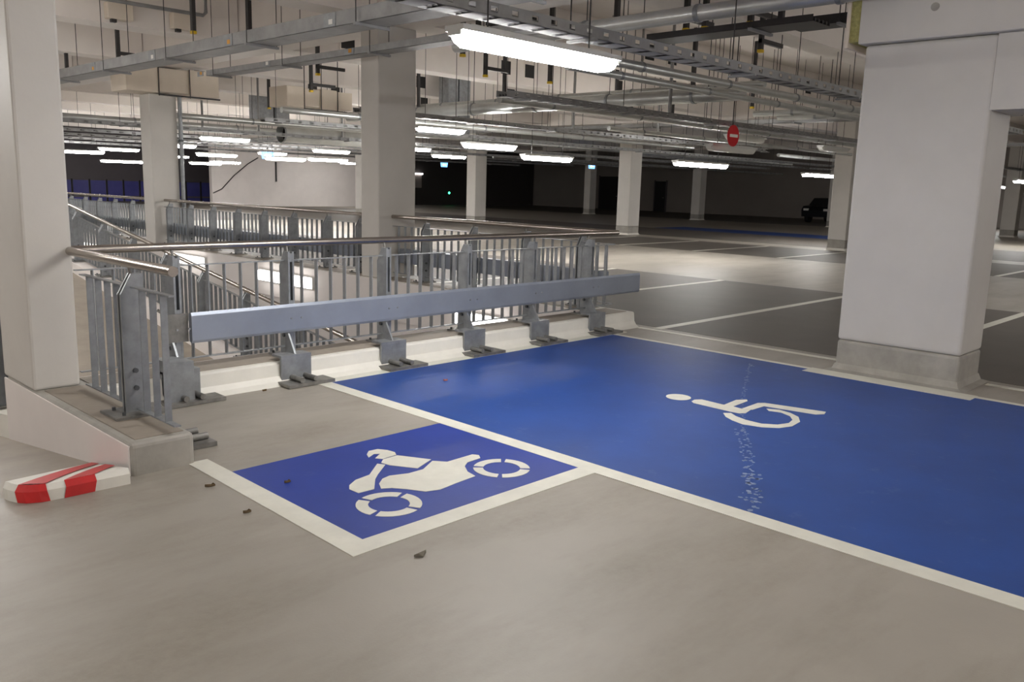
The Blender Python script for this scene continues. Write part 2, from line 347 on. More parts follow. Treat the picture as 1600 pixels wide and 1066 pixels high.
# dusty trail across the wheelchair bay
tr = MB()
for P in ([(7.498,4.003),(6.784,3.648),(6.218,3.361),(5.664,3.056),(5.287,2.824),(4.847,2.538),(4.613,2.409),(4.338,2.272),(4.063,2.128)], [(5.284,2.879),(4.869,2.607),(4.578,2.4),(4.514,2.32),(4.279,2.184),(4.143,2.105),(3.95,2.028)]):
    for i in range(len(P)-1):
        L = math.dist(P[i], P[i+1])
        for q in range(int(L*46)):
            t = random.random(); x = P[i][0]*(1-t)+P[i+1][0]*t; y = P[i][1]*(1-t)+P[i+1][1]*t
            s_ = .03 if x < 4.6 else .018
            x += random.gauss(0, s_*.5); y += random.gauss(0, s_*.7); r = random.uniform(.003, .012)*(1.5 if x < 4.5 else 1)
            a = random.random()*6; tr.flat([(x+r*random.uniform(.5,1.6)*math.cos(a+j*1.256), y+r*math.sin(a+j*1.256)) for j in range(5)], .002, .0028)
DUST = mat('pale_dust', (128, 144, 176), .8)
tr.build('dust_trail', DUST, None, 'pale dusty trail smeared across the large blue bay', 'dust', kind='stuff')
# litter
def leaf(x, y, r, label, m_=LEAF, cat='leaf'):
    mb = MB(); a0 = random.random()*6
    P = [(x+r*(1 if j % 2 else .6)*math.cos(a0+j*.9), y+r*.6*(1 if j % 2 else .7)*math.sin(a0+j*.9), .006+.006*(j % 3)) for j in range(7)]
    mb.prism([(p_[0],p_[1],.003) for p_ in P], P)
    return mb.build('litter_leaf' if cat == 'leaf' else 'litter_scrap', m_, None, label, cat)
leaf(1.03, 2.52, .022, 'small dark leaf alone on the lower left floor')
leaf(2.04, 4.22, .03, 'dark leaf on the floor left of the motorcycle bay')
leaf(2.38, 4.0, .02, 'brown leaf lying inside the motorcycle bay near its left corner')
leaf(4.7, 5.32, .022, 'reddish scrap on the blue bay near the curb', mat('red_scrap', (170, 96, 80), .7), 'scrap')
leaf(2.32, 2.78, .035, 'flat grey scrap just below the motorcycle bay corner', mat('grey_scrap', (110, 104, 92), .8), 'scrap')
leaf(3.35, 5.95, .022, 'brown leaf beside the corner foot of the guardrail')
leaf(2.0, 3.75, .022, 'dark leaf speck left of the white motorcycle bay border')

# ------------------------------------------------------------------ columns and the wide pier
def column(x0, x1, y0, y1, z1, label, band=.32, z0=0):
    c = thing('concrete_column', label, 'column', ((x0+x1)/2, (y0+y1)/2, z0))
    s_ = B(x0, x1, y0, y1, z0+band, z1).build('shaft', WHITEN, c); bevel(s_, .018, 2)
    if band: 
        b = B(x0+.001, x1-.001, y0+.001, y1-.001, z0, z0+band).build('base_band', CONC, c, label='bare grey concrete base band'); bevel(b, .018, 2)
        q = .07
        lo = [(x0-q,y0-q),(x1+q,y0-q),(x1+q,y1+q),(x0-q,y1+q)]; mi = [(x0-.02,y0-.02),(x1+.02,y0-.02),(x1+.02,y1+.02),(x0-.02,y1+.02)]; hi = [(x0,y0),(x1,y0),(x1,y1),(x0,y1)]
        m_ = MB(); m_.add([(a,b_,z0+.001) for a,b_ in lo]+[(a,b_,z0+.02) for a,b_ in mi]+[(a,b_,z0+.07) for a,b_ in hi], [(i,(i+1)%4,4+(i+1)%4,4+i) for i in range(4)]+[(4+i,4+(i+1)%4,8+(i+1)%4,8+i) for i in range(4)])
        m_.build('cove', KERBW, c)
    return c
column(8.0, 8.72, 10.65, 11.1, 3.95, 'tall white central column standing in the far curb', 0, .184)
column(8.02, 8.62, 18.75, 19.25, 3.38, 'white column left of centre with a pipe on its side', 0, .184)
column(1.784, 2.085, 6.22, 6.88, CZ, 'white column at the left edge rising from the plinth', 0, .19)
column(25.2, 25.9, 10.7, 11.25, 3.95, 'white column just left of the wide pier with red brackets')
column(25.2, 25.85, 18.7, 19.25, 3.95, 'white column right of the handrail end')
column(25.2, 25.85, 26.8, 27.35, 3.95, 'white column behind the far railing right of centre')
column(42.7, 43.3, 26.75, 27.3, 3.95, 'distant column under a lit lamp beside the black door')
column(42.7, 43.3, 34.8, 35.3, 3.95, 'distant dim column below the blue escape sign')
column(42.7, 43.3, 18.65, 19.2, 3.95, 'distant column seen past the red bracket column')
column(42.7, 43.3, 10.6, 11.2, 3.95, 'distant column hidden mostly behind the wide pier')
column(25.2, 25.9, 34.9, 35.45, 3.95, 'far column hidden behind the central column')
pp = thing('downpipe', 'slim grey downpipe on the left of centre column', 'pipe', (8.66, 18.7, .18))
MB().tube([(8.66,18.68,.19),(8.66,18.68,3.37)], .045).build('pipe', GALV, pp)
for z in (1.1, 2.4): MB().tube([(8.66,18.68,z),(8.66,18.68,z+.05)], .056).build('clamp', BOLT, pp)
for i, (z, t) in enumerate(((3.05,'upper'), (2.05,'lower'))):
    r = thing('wall_bracket', '%s red bracket on the column left of the wide pier' % t, 'bracket', (25.75, 10.66, z))
    B(25.5, 25.95, 10.62, 10.7, z, z+.12).build('arm', SIGNR, r); B(25.9, 26.1, 10.5, 10.7, z-.02, z+.08).build('plug', DARKM, r)
pr = thing('concrete_pier', 'wide white pier with grey base beside the blue bay', 'pier', (8.2, 2.8, 0))
s_ = B(7.9, 8.5, 2.25, 3.34, .3, 2.97).build('shaft', WHITEN, pr); bevel(s_, .03, 3)
b = B(7.9, 8.5, 2.25, 3.34, 0, .3).build('base_band', CONC, pr, label='bare grey concrete base band'); bevel(b, .03, 3)
B(7.9, 8.5, -5, 2.26, 2.37, 2.97).build('lintel', WHITEN, pr)
lo = [(7.82,2.17),(8.58,2.17),(8.58,3.42),(7.82,3.42)]; mi = [(7.88,2.23),(8.52,2.23),(8.52,3.36),(7.88,3.36)]; hi = [(7.9,2.25),(8.5,2.25),(8.5,3.34),(7.9,3.34)]
MB().add([(a,b_,.002) for a,b_ in lo]+[(a,b_,.02) for a,b_ in mi]+[(a,b_,.075) for a,b_ in hi], [(i,(i+1)%4,4+(i+1)%4,4+i) for i in range(4)]+[(4+i,4+(i+1)%4,8+(i+1)%4,8+i) for i in range(4)]).build('cove', CONC, pr)
db = thing('downstand_wall', 'painted concrete downstand wall above the wide pier', 'wall', (8.2, 0, 2.97))
for i, (y0, y1) in enumerate(((1.9,3.38), (-.6,1.89), (-5,-.61))):
    bevel(B(7.82, 8.55, y0, y1, 2.975, CZ).build('wall_panel', WHITEN, db), .012, 2)
B(7.84, 8.5, 3.38, 3.47, 3.0, CZ).build('insulation_strip', WOOL, db, label='yellow green mineral wool strip')
B(7.82, 8.5, 3.47, 3.5, 2.95, CZ).build('edge_board', BOXW, db)
MB().tube([(7.815,2.75,3.22),(7.822,2.75,3.22)], .035).build('plug', CONC, db)

# ------------------------------------------------------------------ guardrails
BAL = {}
def railing(label, origin, ax, vs_, length, posts, slope=0, zb=.184, bars=6, board=None, feet=(), hand=(0,0), drop=None, step=None, baly=None, hz=1.13, top=.985, bottom=.27, plate=(.11,.13)):
    """u runs along the rail, v across it (positive towards the opening)"""
    ox, oy, oz = origin
    def P(u, v, z):
        zz = oz+z+slope*u
        return (ox+u, oy+v*vs_, zz) if ax == 'X' else (ox+v*vs_, oy+u, zz)
    def bx(m_, u0, u1, v0, v1, z0, z1):
        return m_.hexa([P(u0,v0,z0),P(u1,v0,z0),P(u1,v1,z0),P(u0,v1,z0),P(u0,v0,z1),P(u1,v0,z1),P(u1,v1,z1),P(u0,v1,z1)])
    t = thing('guardrail', label, 'guardrail', P(length/2, 0, 0))
    MB().tube([P(hand[0],0,hz), P(length+hand[1],0,hz)], .030, 16).build('handrail', STAIN, t)
    for pu in posts:
        m_ = MB()
        for du in (-.028, .012):
            poly = [(-.075,zb),(.065,zb),(.065,.94),(-.005,1.065),(-.075,1.065)]
            m_.prism([P(pu+du,a,b) for a,b in poly], [P(pu+du+.016,a,b) for a,b in poly])
        bx(m_, pu-.012, pu+.012, .0, .03, zb, .9); bx(m_, pu-.012, pu+.012, -.073, -.03, .98, 1.05); bx(m_, pu-.012, pu+.012, -.073, -.03, zb, .66)
        po = m_.build('post', GALV, t)
        MB().tube([P(pu,-.02,1.0), P(pu,-.005,1.12)], .010, 8).build('saddle', DGALV, po)
        mb_ = MB()
        for zz in (.36, .47):
            for s_ in (-1, 1): mb_.tube([P(pu+s_*.028,0,zz), P(pu+s_*.044,0,zz)], .016, 8)
        mb_.build('bolt', BOLT, po)
        bp = bx(MB(), pu-plate[0], pu+plate[0], -plate[1], plate[1], zb, zb+.016).build('base_plate', DGALV, t)
        mb_ = MB()
        for a in (-.08, .08):
            for b in (-.1, .1): mb_.tube([P(pu+a,b,zb+.013), P(pu+a,b,zb+.035)], .012, 6)
        mb_.build('anchor_bolt', BOLT, bp)
    for pu in feet:
        ft = MB()
        bx(ft, pu-.15, pu+.13, -.245, -.222, .02, .2165)
        bx(ft, pu-.15, pu+.13, -.245, -.10, zb+.033, zb+.051)
        g = [(-.215,.2),(-.215,.235),(-.10,.42),(-.075,.42),(-.075,.2)]
        ft.prism([P(pu-.008,a,b) for a,b in g], [P(pu+.008,a,b) for a,b in g])
        fo = ft.build('foot_bracket', GALV, t)
        bx(MB(), pu-.19, pu+.24, -.43, -.215, 0.004, .03).build('foot_plate', DGALV, t)
        for a in (-.055, .07):
            MB().tube([P(pu+a,-.24,.052), P(pu+a,-.41,.052)], .022, 10).build('anchor_rod', DGALV, fo)
            mm = MB(); mm.tube([P(pu+a+.03,-.36,.02), P(pu+a+.03,-.36,.05)], .012, 6); mm.build('anchor_bolt', GALV, fo)
    # baluster panels between the posts
    ends = [0]+list(posts)+[length]
    if baly is None: baly = [(ends[i], ends[i+1]) for i in range(len(ends)-1)]
    key = (ax, top-bottom)
    if key not in BAL:
        q = MB(); h = top-bottom
        d = (.004, .02) if ax == 'X' else (.02, .004)
        q.box(-d[0], d[0], -d[1], d[1], 0, h)
        me = bpy.data.meshes.new('baluster'); me.from_pydata(q.v, [], q.f); me.materials.append(GALV); BAL[key] = me
    for (a, b_) in baly:
        if b_-a < .12: continue
        g = .045 if (b_-a) > .3 else .0
        bx(MB(), a+g*.6, b_-g*.6, -.02, .02, top, top+.008).build('panel_top_rail', GALV, t)
        bx(MB(), a+g*.6, b_-g*.6, -.02, .02, bottom-.008, bottom).build('panel_bottom_rail', GALV, t)
        nb = max(1, round((b_-a)/.147)-1) if bars == 6 else bars
        for i in range(nb):
            u = a+(b_-a)*(i+1)/(nb+1)
            inst(BAL[key], 'baluster', t, Vector(P(u,0,bottom))-ORG[t])
    if board:
        u0, u1 = board
        m_ = MB(); pr_ = [(-.09,.415),(-.09,.63),(-.13,.64),(-.14,.615),(-.14,.425),(-.13,.405)]
        m_.prism([P(u0,a,b) for a,b in pr_], [P(u1,a,b) for a,b in pr_])
        bo = m_.build('impact_board', BOARD, t)
        mm = MB()
        for pu in posts:
            for s_ in (-.045, .05): mm.tube([P(pu+s_,-.135,.52), P(pu+s_,-.147,.52)], .009, 8)
        mm.build('board_bolt', GALV, bo)
    return t, P, bx
X0 = 2.07
posts = [2.81-X0, 3.78-X0, 4.79-X0, 5.80-X0, 6.76-X0, 7.74-X0]
t, P, bx = railing('near guardrail with steel impact board along the curb', (X0, 6.3, 0), 'X', 1, 8.29-X0, posts, board=(2.88-X0, 8.60-X0), feet=[p_-.06 for p_ in posts], hand=(0,0),
    baly=[(0.02, posts[0])]+[(posts[i],posts[i+1]) for i in range(5)]+[(posts[5], 8.25-X0)])
bx(MB(), 2.72-X0, 2.875-X0, -.09, -.075, .415, .63).build('corner_cover', DGALV, t, label='dull grey end cover of the board')
bx(MB(), 2.60-X0, 2.78-X0, -.36, -.10, .03, .32).build('corner_block', GALV, t, label='ribbed steel block at the corner foot')
t, P, bx = railing('short side guardrail on the plinth by the left column', (X0, 4.63, 0), 'Y', -1, 6.3-4.63, [.62], zb=.194, hand=(0,0), baly=[(.0,.58),(.66,1.42)], feet=[], plate=(.13,.165), bottom=.24)
bx(MB(), .42, .72, -.115, -.095, .03, .19).build('side_plate', GALV, t)
bx(MB(), .24, .58, -.34, -.11, .003, .03).build('foot_plate', DGALV, t)
for a in (.33, .47): MB().tube([P(a,-.12,.052), P(a,-.32,.052)], .022, 10).build('anchor_rod', DGALV, t)
railing('far guardrail between the near corner and the central column', (8.27, 6.3, 0), 'Y', -1, 4.35, [.55, 1.5, 2.53, 3.57], board=(.2, 4.3))
railing('far guardrail between the central and left of centre columns', (8.27, 11.1, 0), 'Y', -1, 7.65, [.42,1.36,2.43,3.45,4.44,5.46,6.46,7.45], board=(.1, 7.6))
railing('most distant level guardrail behind the left column', (8.27, 19.25, 0), 'Y', -1, 6.6, [.3,1.31,2.34,3.32,4.28,5.29,6.3], board=(.1, 6.5))
railing('sloping guardrail of the inner ramp inside the opening', (5.6, 5.0, -SL*12), 'Y', -1, 12, [.6+1.2*i for i in range(10)], slope=SL, bars=8)
railing('level guardrail at the head of the inner ramp', (5.6, 17, 0), 'Y', -1, 8, [.6+1.2*i for i in range(7)], bars=8)
railing('sloping guardrail of the down ramp at the left image edge', (1.95, 6.95, zr(6.95)), 'Y', 1, 14, [.5+1.2*i for i in range(11)], slope=-SL, bars=8)

# ------------------------------------------------------------------ lamps
def batten(x, y, z, L, label, lit=True, group='fluorescent battens', rods=True, zt=None):
    t = thing('batten_lamp', label, 'lamp', (x, y, z), group)
    def sect(wd, z0, z1, x0, x1):
        pr_ = [(-wd*.35,z0),(-wd*.5,z0+(z1-z0)*.45),(-wd*.5,z1),(wd*.5,z1),(wd*.5,z0+(z1-z0)*.45),(wd*.35,z0)]
        V = []
        for xx, k_ in ((x0,.35),(x0+.025,.72),(x0+.09,1),(x1-.09,1),(x1-.025,.72),(x1,.35)): V += [(xx, y+a*(.55+.45*k_), z1+(b-z1)*k_) for a, b in pr_]
        F = [tuple(range(6)), tuple(range(35,29,-1))] + [(j*6+i,(j+1)*6+i,(j+1)*6+(i+1)%6,j*6+(i+1)%6) for j in range(5) for i in range(6)]
        return MB().add(V, F)
    sect(.16, z-.088, z, x-L/2+.02, x+L/2-.02).build('diffuser', DIFF if lit else DIFOFF, t)
    h = MB(); h.box(x-L/2, x+L/2, y-.088, y+.088, z, z+.035); h.box(x-L/2+.1, x+L/2-.1, y-.05, y+.05, z+.035, z+.05); h.build('housing', HOUS, t)
    for s_ in (-1, 1):
        B(x+s_*(L/2)-.02*(s_>0), x+s_*(L/2)+.02*(s_<0), y-.06, y+.06, z-.028, z+.001).build('end_cap', HOUS, t)
    if rods:
        for s_ in (-.32, .32): MB().tube([(x+s_*L,y,z+.04),(x+s_*L,y,zt or CZ)], .006, 6).build('hanger_rod', DARKM, t)
    return t
batten(4.55, 4.2, 2.60, 1.62, 'large lit batten lamp overhead at the top centre')
LAMPS = [
(11.98,23.09,2.75,1.51,'brightest lit batten right beside the left of centre column'),
(13.82,30.16,2.75,1.41,'lit batten half hidden by the left of centre column, upper one'),
(19.89,43.81,2.68,1.60,'lit batten half hidden by the left of centre column, lower one'),
(15.54,30.59,2.50,1.60,'lit batten second row right of the left of centre column'),
(13.02,36.81,2.54,1.60,'lit batten touching the left column in view'),
(14.07,35.92,2.68,1.60,'lit batten ending at the left of centre column, upper one'),
(16.50,41.85,2.30,2.0,'lit batten ending at the left of centre column, just over the blue windows'),
(19.24,39.01,2.32,1.60,'lowest lit batten right of the left of centre column, left of a pair'),
(20.69,39.90,2.42,1.60,'lowest lit batten right of the left of centre column, right of a pair'),
(19.45,33.35,2.75,1.36,'lit batten above a small blue sign, mid left'),
(16.48,27.37,2.39,1.60,'lit batten just below and right of the small blue sign'),
(18.49,27.50,2.75,1.60,'lit batten left of the central column, upper one'),
(17.22,25.82,2.39,1.60,'lit batten left of the central column, lower one'),
(11.68,13.48,2.75,1.28,'lit batten at the right edge of the central column, topmost'),
(13.55,13.97,2.52,1.60,'lit batten crossing the top of the column right of centre'),
(16.60,20.57,2.69,1.60,'lit batten partly hidden behind the central column'),
(21.03,23.78,2.66,1.60,'lit batten left of the column right of centre, lowest'),
(14.44,13.03,2.30,1.62,'lone lit batten between the two middle columns'),
(18.19,11.41,2.30,2.3,'lone lit batten right of the column at the handrail end'),
(27.83,12.92,2.30,2.3,'small lit batten left of the red bracket column'),
(33.75,8.26,2.30,2.4,'lit batten at the right image edge beyond the pier'),
(50.5,13.2,2.30,2.4,'tiny lit batten beside the right edge of the pier')]
for (x,y,z,L,lb) in LAMPS: batten(x, y, z, L, lb)
for (x,y,z,L,lb) in ((17.6,9.95,2.85,1.6,'unlit batten lamp near the round red sign'), (14.35,8.38,2.45,1.6,'unlit batten lamp just below the round red sign'), (20.5,9.2,2.75,1.5,'unlit batten lamp left of the red bracket column')): batten(x, y, z, L, lb, False)
for (x,y,lb) in ((-2.2,3.9,'left of the viewpoint'), (1.2,-2.8,'right behind the viewpoint'), (3.5,-6.5,'furthest behind the viewpoint'), (6.5,-6,'far right behind the viewpoint'), (15,.4,'over the dark bays right of the pier'), (20,-3,'over the aisle right of the pier'), (.4,9.6,'over the down ramp, nearest'), (2.3,12.2,'over the ramp divider, nearest'), (3.0,16.3,'over the ramp divider, middle'), (4.5,20.4,'over the ramp divider, farthest'), (2,30,'left of the blue windows, nearest'), (5,36,'left of the blue windows, second'), (7.5,42,'left of the blue windows, third'), (6,48,'left of the blue windows, farthest'), (28.6,39,'hidden behind the central column by the white wall'), (31,44,'hidden behind the central column, closest to the white wall')):
    batten(x, y, 2.75, 1.6, 'added fill batten out of view %s' % lb)  # battens added out of frame and behind columns as fill light
def bulkhead(y, z, L, label):
    t = thing('bulkhead_lamp', label, 'lamp', (7.9, y, z), 'wall lamps inside the opening')
    B(7.88, 7.93, y-L/2-.02, y+L/2+.02, z-.1, z+.1).build('housing', HOUS, t)
    bevel(B(7.80, 7.88, y-L/2, y+L/2, z-.085, z+.085).build('diffuser', DIFB, t), .03, 3)
bulkhead(8.2, -.17, .95, 'lit wall lamp seen below the impact board')
bulkhead(13.2, -.06, 1.7, 'lit wall lamp inside the opening behind the near balusters')
bulkhead(17.0, -.02, 1.6, 'lit wall lamp at the corner post of the near guardrail')
bulkhead(21.9, -.12, 1.6, 'bright wall lamp behind the sloping guardrail')
bulkhead(24.4, -.12, 1.4, 'bright wall lamp farthest along the opening wall')

# ------------------------------------------------------------------ cable trays, pipes and ducts
def slot_tray(y, z, x0, x1, label, pitch=.2, w_=.2, h=.085, m_=GALVD, rod=2.4, fine=True):
    t = thing('cable_tray', label, 'cable tray', ((x0+x1)/2, y, z), 'slotted cable trays')
    for s_ in (-1, 1):
        mb = MB(); ya = y+s_*w_/2; yb = ya-s_*.004
        a, b = min(ya,yb), max(ya,yb)
        if fine:
            mb.box(x0,x1,a,b,z,z+h*.28); mb.box(x0,x1,a,b,z+h*.72,z+h)
            n = int((x1-x0)/pitch)
            for i in range(n): mb.box(x0+i*pitch, x0+i*pitch+pitch*.68, a, b, z+h*.28, z+h*.72)
        else: mb.box(x0,x1,a,b,z,z+h)
        mb.build('side_rail', m_, t)
    mb = MB(); n = int((x1-x0)/.25)
    for i in range(n): mb.box(x0+i*.25, x0+i*.25+.17, y-w_/2, y+w_/2, z, z+.003)
    mb.build('base_plate', m_, t)
    mb = MB()
    for q in range(3):
        yy = y-.06+q*.055; mb.tube([(x0,yy,z+.02),(x1,yy,z+.02)], .016, 6)
    mb.build('cable_bundle', DARKM, t)
    x = x0+.4
    while x < x1:
        MB().tube([(x,y+.12,z-.02),(x,y+.12,CZ)], .006, 6).build('hanger_rod', DARKM, t)
        B(x-.02, x+.02, y-.14, y+.14, z-.022, z-.002).build('cross_bar', GALVD, t); x += rod
slot_tray(4.38, 2.76, .0, 17, 'slotted cable tray running right above the large overhead lamp', .2)
slot_tray(8.25, 2.80, 8.2, 24, 'slotted cable tray below the silver pipes, right of centre', .22)
slot_tray(12.9, 2.86, 9.2, 24, 'slotted cable tray passing the handrail end column', .25)
slot_tray(17.0, 2.86, 9.7, 40, 'slotted cable tray fourth in line beyond the central column', .3, rod=3.3)
slot_tray(21.2, 2.80, 1.6, 40, 'slotted cable tray crossing behind the left of centre column', .3, rod=3.2)
slot_tray(25.4, 2.80, 2.0, 40, 'slotted cable tray among the lit lamps mid left', .35, rod=4)
slot_tray(29.6, 2.85, 2.0, 40, 'slotted cable tray far back among lit lamps', .4, rod=4)
slot_tray(34.0, 2.9, 2.0, 40, 'slotted cable tray farthest but one', .4, rod=5)
slot_tray(38.5, 2.9, 2.0, 40, 'farthest slotted cable tray before the white wall', .4, rod=5)
slot_tray(10.6, 2.9, 27, 55, 'slotted cable tray over the far right bays', .4, rod=5)
slot_tray(20.2, 2.9, 27, 55, 'slotted cable tray over the dim distant bays', .4, rod=5)
def ytray(x, z, y0, y1, label, w_=.3, h=.11, m_=GALVD, joints=True, stub=2.2):
    t = thing('cable_tray', label, 'cable tray', (x, (y0+y1)/2, z), 'solid sided cable trays')
    for s_ in (-1, 1):
        xa = x+s_*w_/2; B(min(xa,xa-s_*.005), max(xa,xa-s_*.005), y0, y1, z, z+h).build('side_rail', m_, t)
    B(x-w_/2, x+w_/2, y0, y1, z, z+.004).build('base_plate', m_, t)
    mb = MB()
    for q in range(4): mb.tube([(x-w_*.35+q*w_*.22,y0,z+.025),(x-w_*.35+q*w_*.22,y1,z+.025)], .02, 6)
    mb.build('cable_bundle', DARKM, t)
    y = y0+.7; i = 0
    while y < y1:
        B(x-w_/2-.05, x+w_/2+.05, y-.02, y+.02, z-.03, z-.002).build('cross_bar', GALVD, t)
        for s_ in (-1, 1): MB().tube([(x+s_*(w_/2+.03),y,z-.03),(x+s_*(w_/2+.03),y,CZ)], .006, 6).build('hanger_rod', DARKM, t)
        if joints:
            B(x-w_/2-.006, x-w_/2, y+.4, y+.62, z+.005, z+h-.005).build('joint_plate', GALV, t)
            B(x-w_/2-.009, x-w_/2-.006, y+.45, y+.52, z+.03, z+.08).build('tray_label', ORNG if i % 2 else SIGNW, t)
        y += stub; i += 1
ytray(5.55, 3.24, -2, 26, 'long solid cable tray rising across the upper left', .34, .15)
ytray(7.3, 3.36, 6.8, 14.4, 'lower solid cable tray passing behind the central column', .26, .09)
ytray(9.0, 3.42, 4.3, 6.4, 'short dark cable tray right of the large overhead lamp', .4, .07, DARKM, False)
ytray(9.6, 3.5, 3.6, 4.9, 'short dark cable tray ending left of the pier head', .3, .1, DARKM, False, 1.0)
ytray(19.5, 3.3, 5, 40, 'solid cable tray over the far aisle', .3, .09, GALVD, False, 4)
ytray(30.4, 3.3, -5, 9, 'solid cable tray beyond the second column row', .3, .09, GALVD, False, 5)
def pipe(pts, r, label, clamps=3, m_=PIPE, name='service_pipe'):
    t = thing(name, label, 'pipe', pts[0], 'pipes under the ceiling')
    MB().tube(pts, r, 16).build('pipe', m_, t)
    a, b = Vector(pts[0]), Vector(pts[-1]); d = (b-a).normalized()
    for i in range(clamps):
        q = a.lerp(b, (i+.5)/clamps); MB().tube([q-d*.025, q+d*.025], r*1.12, 14).build('clamp', GALV, t)
        MB().tube([(q.x,q.y,q.z+r),(q.x,q.y,CZ)], .006, 6).build('hanger_rod', DARKM, t)
pipe([(7.7,2.8,3.40),(7.7,8.6,3.40)], .08, 'thick silver pipe crossing the top right of the picture', 4)
pipe([(6.3,-1,3.5),(6.3,5.2,3.5)], .05, 'silver pipe at the very top right of the large lamp', 3)
pipe([(12.9,7.4,3.24),(12.9,18.4,3.24)], .12, 'broad silver duct pipe right of the central column', 6)
pipe([(13.6,7.4,3.46),(13.6,18.4,3.46)], .06, 'thin silver pipe above the broad silver duct', 6)
pipe([(7.6,6.3,3.08),(17.5,6.3,3.08)], .055, 'silver pipe running right from the large overhead lamp, upper', 5)
pipe([(7.6,6.6,3.0),(17.5,6.6,3.0)], .045, 'silver pipe running right from the large overhead lamp, lower', 5)
pipe([(9.5,9.6,2.95),(24,9.6,2.95)], .06, 'silver pipe under the second slotted tray', 6)
pipe([(13.5,10.6,2.8),(24.8,10.6,2.8)], .045, 'thin silver pipe left of the red bracket column', 5)
pipe([(9.2,15.4,3.0),(24,15.4,3.0)], .06, 'silver pipe passing high behind the central column', 4)
pipe([(9.2,20,3.05),(40,20,3.05)], .07, 'silver pipe far beyond the central column', 8)
pipe([(2.2,22.6,3.0),(13.5,22.6,3.0)], .09, 'silver pipe left of the left of centre column', 4)
pipe([(9.2,24,3.0),(40,24,3.0)], .07, 'silver pipe over the middle lamp cluster', 8)
pipe([(16.2,4,3.22),(16.2,9,3.22)], .06, 'silver pipe joining near the wide pier, left one', 3)
pipe([(17.2,4,3.22),(17.2,9,3.22)], .06, 'silver pipe joining near the wide pier, right one', 3)
pipe([(27,14,2.9),(54,14,2.9)], .06, 'distant pipe over the dim bays', 8)
pipe([(27,27.6,2.9),(54,27.6,2.9)], .06, 'distant pipe before the dim far wall', 8)
pipe([(5.2,13.9,4.25),(6.9,13.9,4.25),(6.95,13.9,4.3),(6.95,13.9,4.6)], .03, 'bent grey conduit at the top left', 2, GALVD)
# white fire protection casings
def casing(x0, x1, label, segs, z0=3.39, z1=3.93, y0=18.5, y1=19.3):
    t = thing('fire_casing', label, 'casing', ((x0+x1)/2, (y0+y1)/2, z0))
    L = (x1-x0)/segs
    for i in range(segs):
        bevel(B(x0+i*L+.005, x0+(i+1)*L-.005, y0+.03*(i%2), y1, z0+.03*(i%2), z1-.02*(i%2)).build('casing_panel', BOXW, t), .008, 1)
        if i: MB().tube([(x0+i*L,y0-.02,z0-.06),(x0+i*L,y0-.02,z1 if z1 > 3.9 else CZ-.01)], .012, 6).build('strap_rod', DARKM, t)
    B(x0+L, x1, y0-.04, y0+.02, z0-.05, z0-.02).build('carrier_bar', DARKM, t)
casing(7.45, 9.5, 'cream boxed casing on top of the left of centre column', 3)
casing(11.2, 13.1, 'cream boxed casing left of the central column', 4, 3.38, 3.85)
for (x, lb) in ((5.78,'left'), (6.83,'right')):
    t = thing('junction_box', '%s white box on the top left cross beam' % lb, 'box', (x, 14.5, 4.06)); bevel(B(x-.2, x+.2, 14.4, 14.56, 4.07, 4.32).build('body', BOXW, t), .01, 1); B(x-.14, x-.06, 14.42, 14.5, 4.02, 4.07).build('gland', DARKM, t)
t = thing('air_duct', 'grey vertical sheet metal duct left of the central column', 'duct', (13.9, 24, 3.33))
for (a,b) in ((13.36,13.95), (14.02,14.5)): bevel(B(a, b, 23.8, 24.2, 3.33, CZ).build('duct_section', GALV, t), .01, 1)
B(13.95, 14.02, 23.85, 24.15, 3.33, CZ).build('flange', DARKM, t)
t = thing('air_duct', 'grey vertical duct right of the central column', 'duct', (15.9, 17.8, 2.95))
for (a,b) in ((15.6,15.95), (16.0,16.4)): bevel(B(a, b, 17.7, 18.1, 2.98, CZ).build('duct_section', GALV, t), .01, 1)
t = thing('round_duct', 'round silver duct with dark open end mid left', 'duct', (13, 22, 2.9))
m_ = MB(); m_.tube([(13.05,21.9,2.92),(15.9,21.9,2.92)], .24, 20, False); m_.build('duct_shell', PIPE, t)
MB().tube([(13.25,21.9,2.92),(13.3,21.9,2.92)], .235, 20).build('painted_duct_shade', BLACK, t)  # black disc paints the shade inside the open duct end
MB().tube([(13.05,21.9,2.92),(13.1,21.9,2.92)], .252, 20, False).build('rim', GALV, t)
MB().tube([(14.6,21.9,3.15),(14.6,21.9,CZ)], .01, 6).build('hanger_rod', DARKM, t)
# strut hangers with yellow caps
hs = [(6.3,15.9,3.6),(6.46,18.9,3.6),(9.27,10.2,3.6),(9.31,9.9,3.75),(11.2,11.7,3.6),(9.36,7.3,3.6),(9.41,6.25,3.6),(9.44,6.0,3.6),(9.47,5.4,3.6),(9.54,5.05,3.6),(11.38,6.3,3.6),(11.3,10.2,3.4),(9.33,14.3,3.6),(12.4,12.4,3.4),(10.4,16.2,3.5),(11.6,20,3.4),(13.41,3.7,3.6),(14.8,9.6,3.4),(16.8,9.4,3.4),(13.5,16.4,3.4),(7.0,12.6,3.7),(6.0,12.4,3.7),(15.5,12,3.3),(18,12.2,3.3)]
HP = ['beside the long tray at upper left', 'next to the left column top', 'right of the central column top, lower', 'right of the central column top, upper', 'left of the large lamp, lower', 'just right of the large lamp end',
 'above the short dark tray, left of a pair', 'above the short dark tray, right of a pair', 'under the thick silver pipe, left', 'under the thick silver pipe, right', 'over the slotted tray right of the large lamp', 'over the broad silver duct',
 'left of the central column top', 'behind the broad silver duct', 'left of the central column, low', 'between the two cream casings', 'high beside the pier head', 'above the round red sign, left', 'above the round red sign, right', 'beyond the broad silver duct',
 'left of the central column, in front of the beam, right one', 'left of the central column, in front of the beam, left one', 'over the lone lit lamp', 'over the handrail end column']
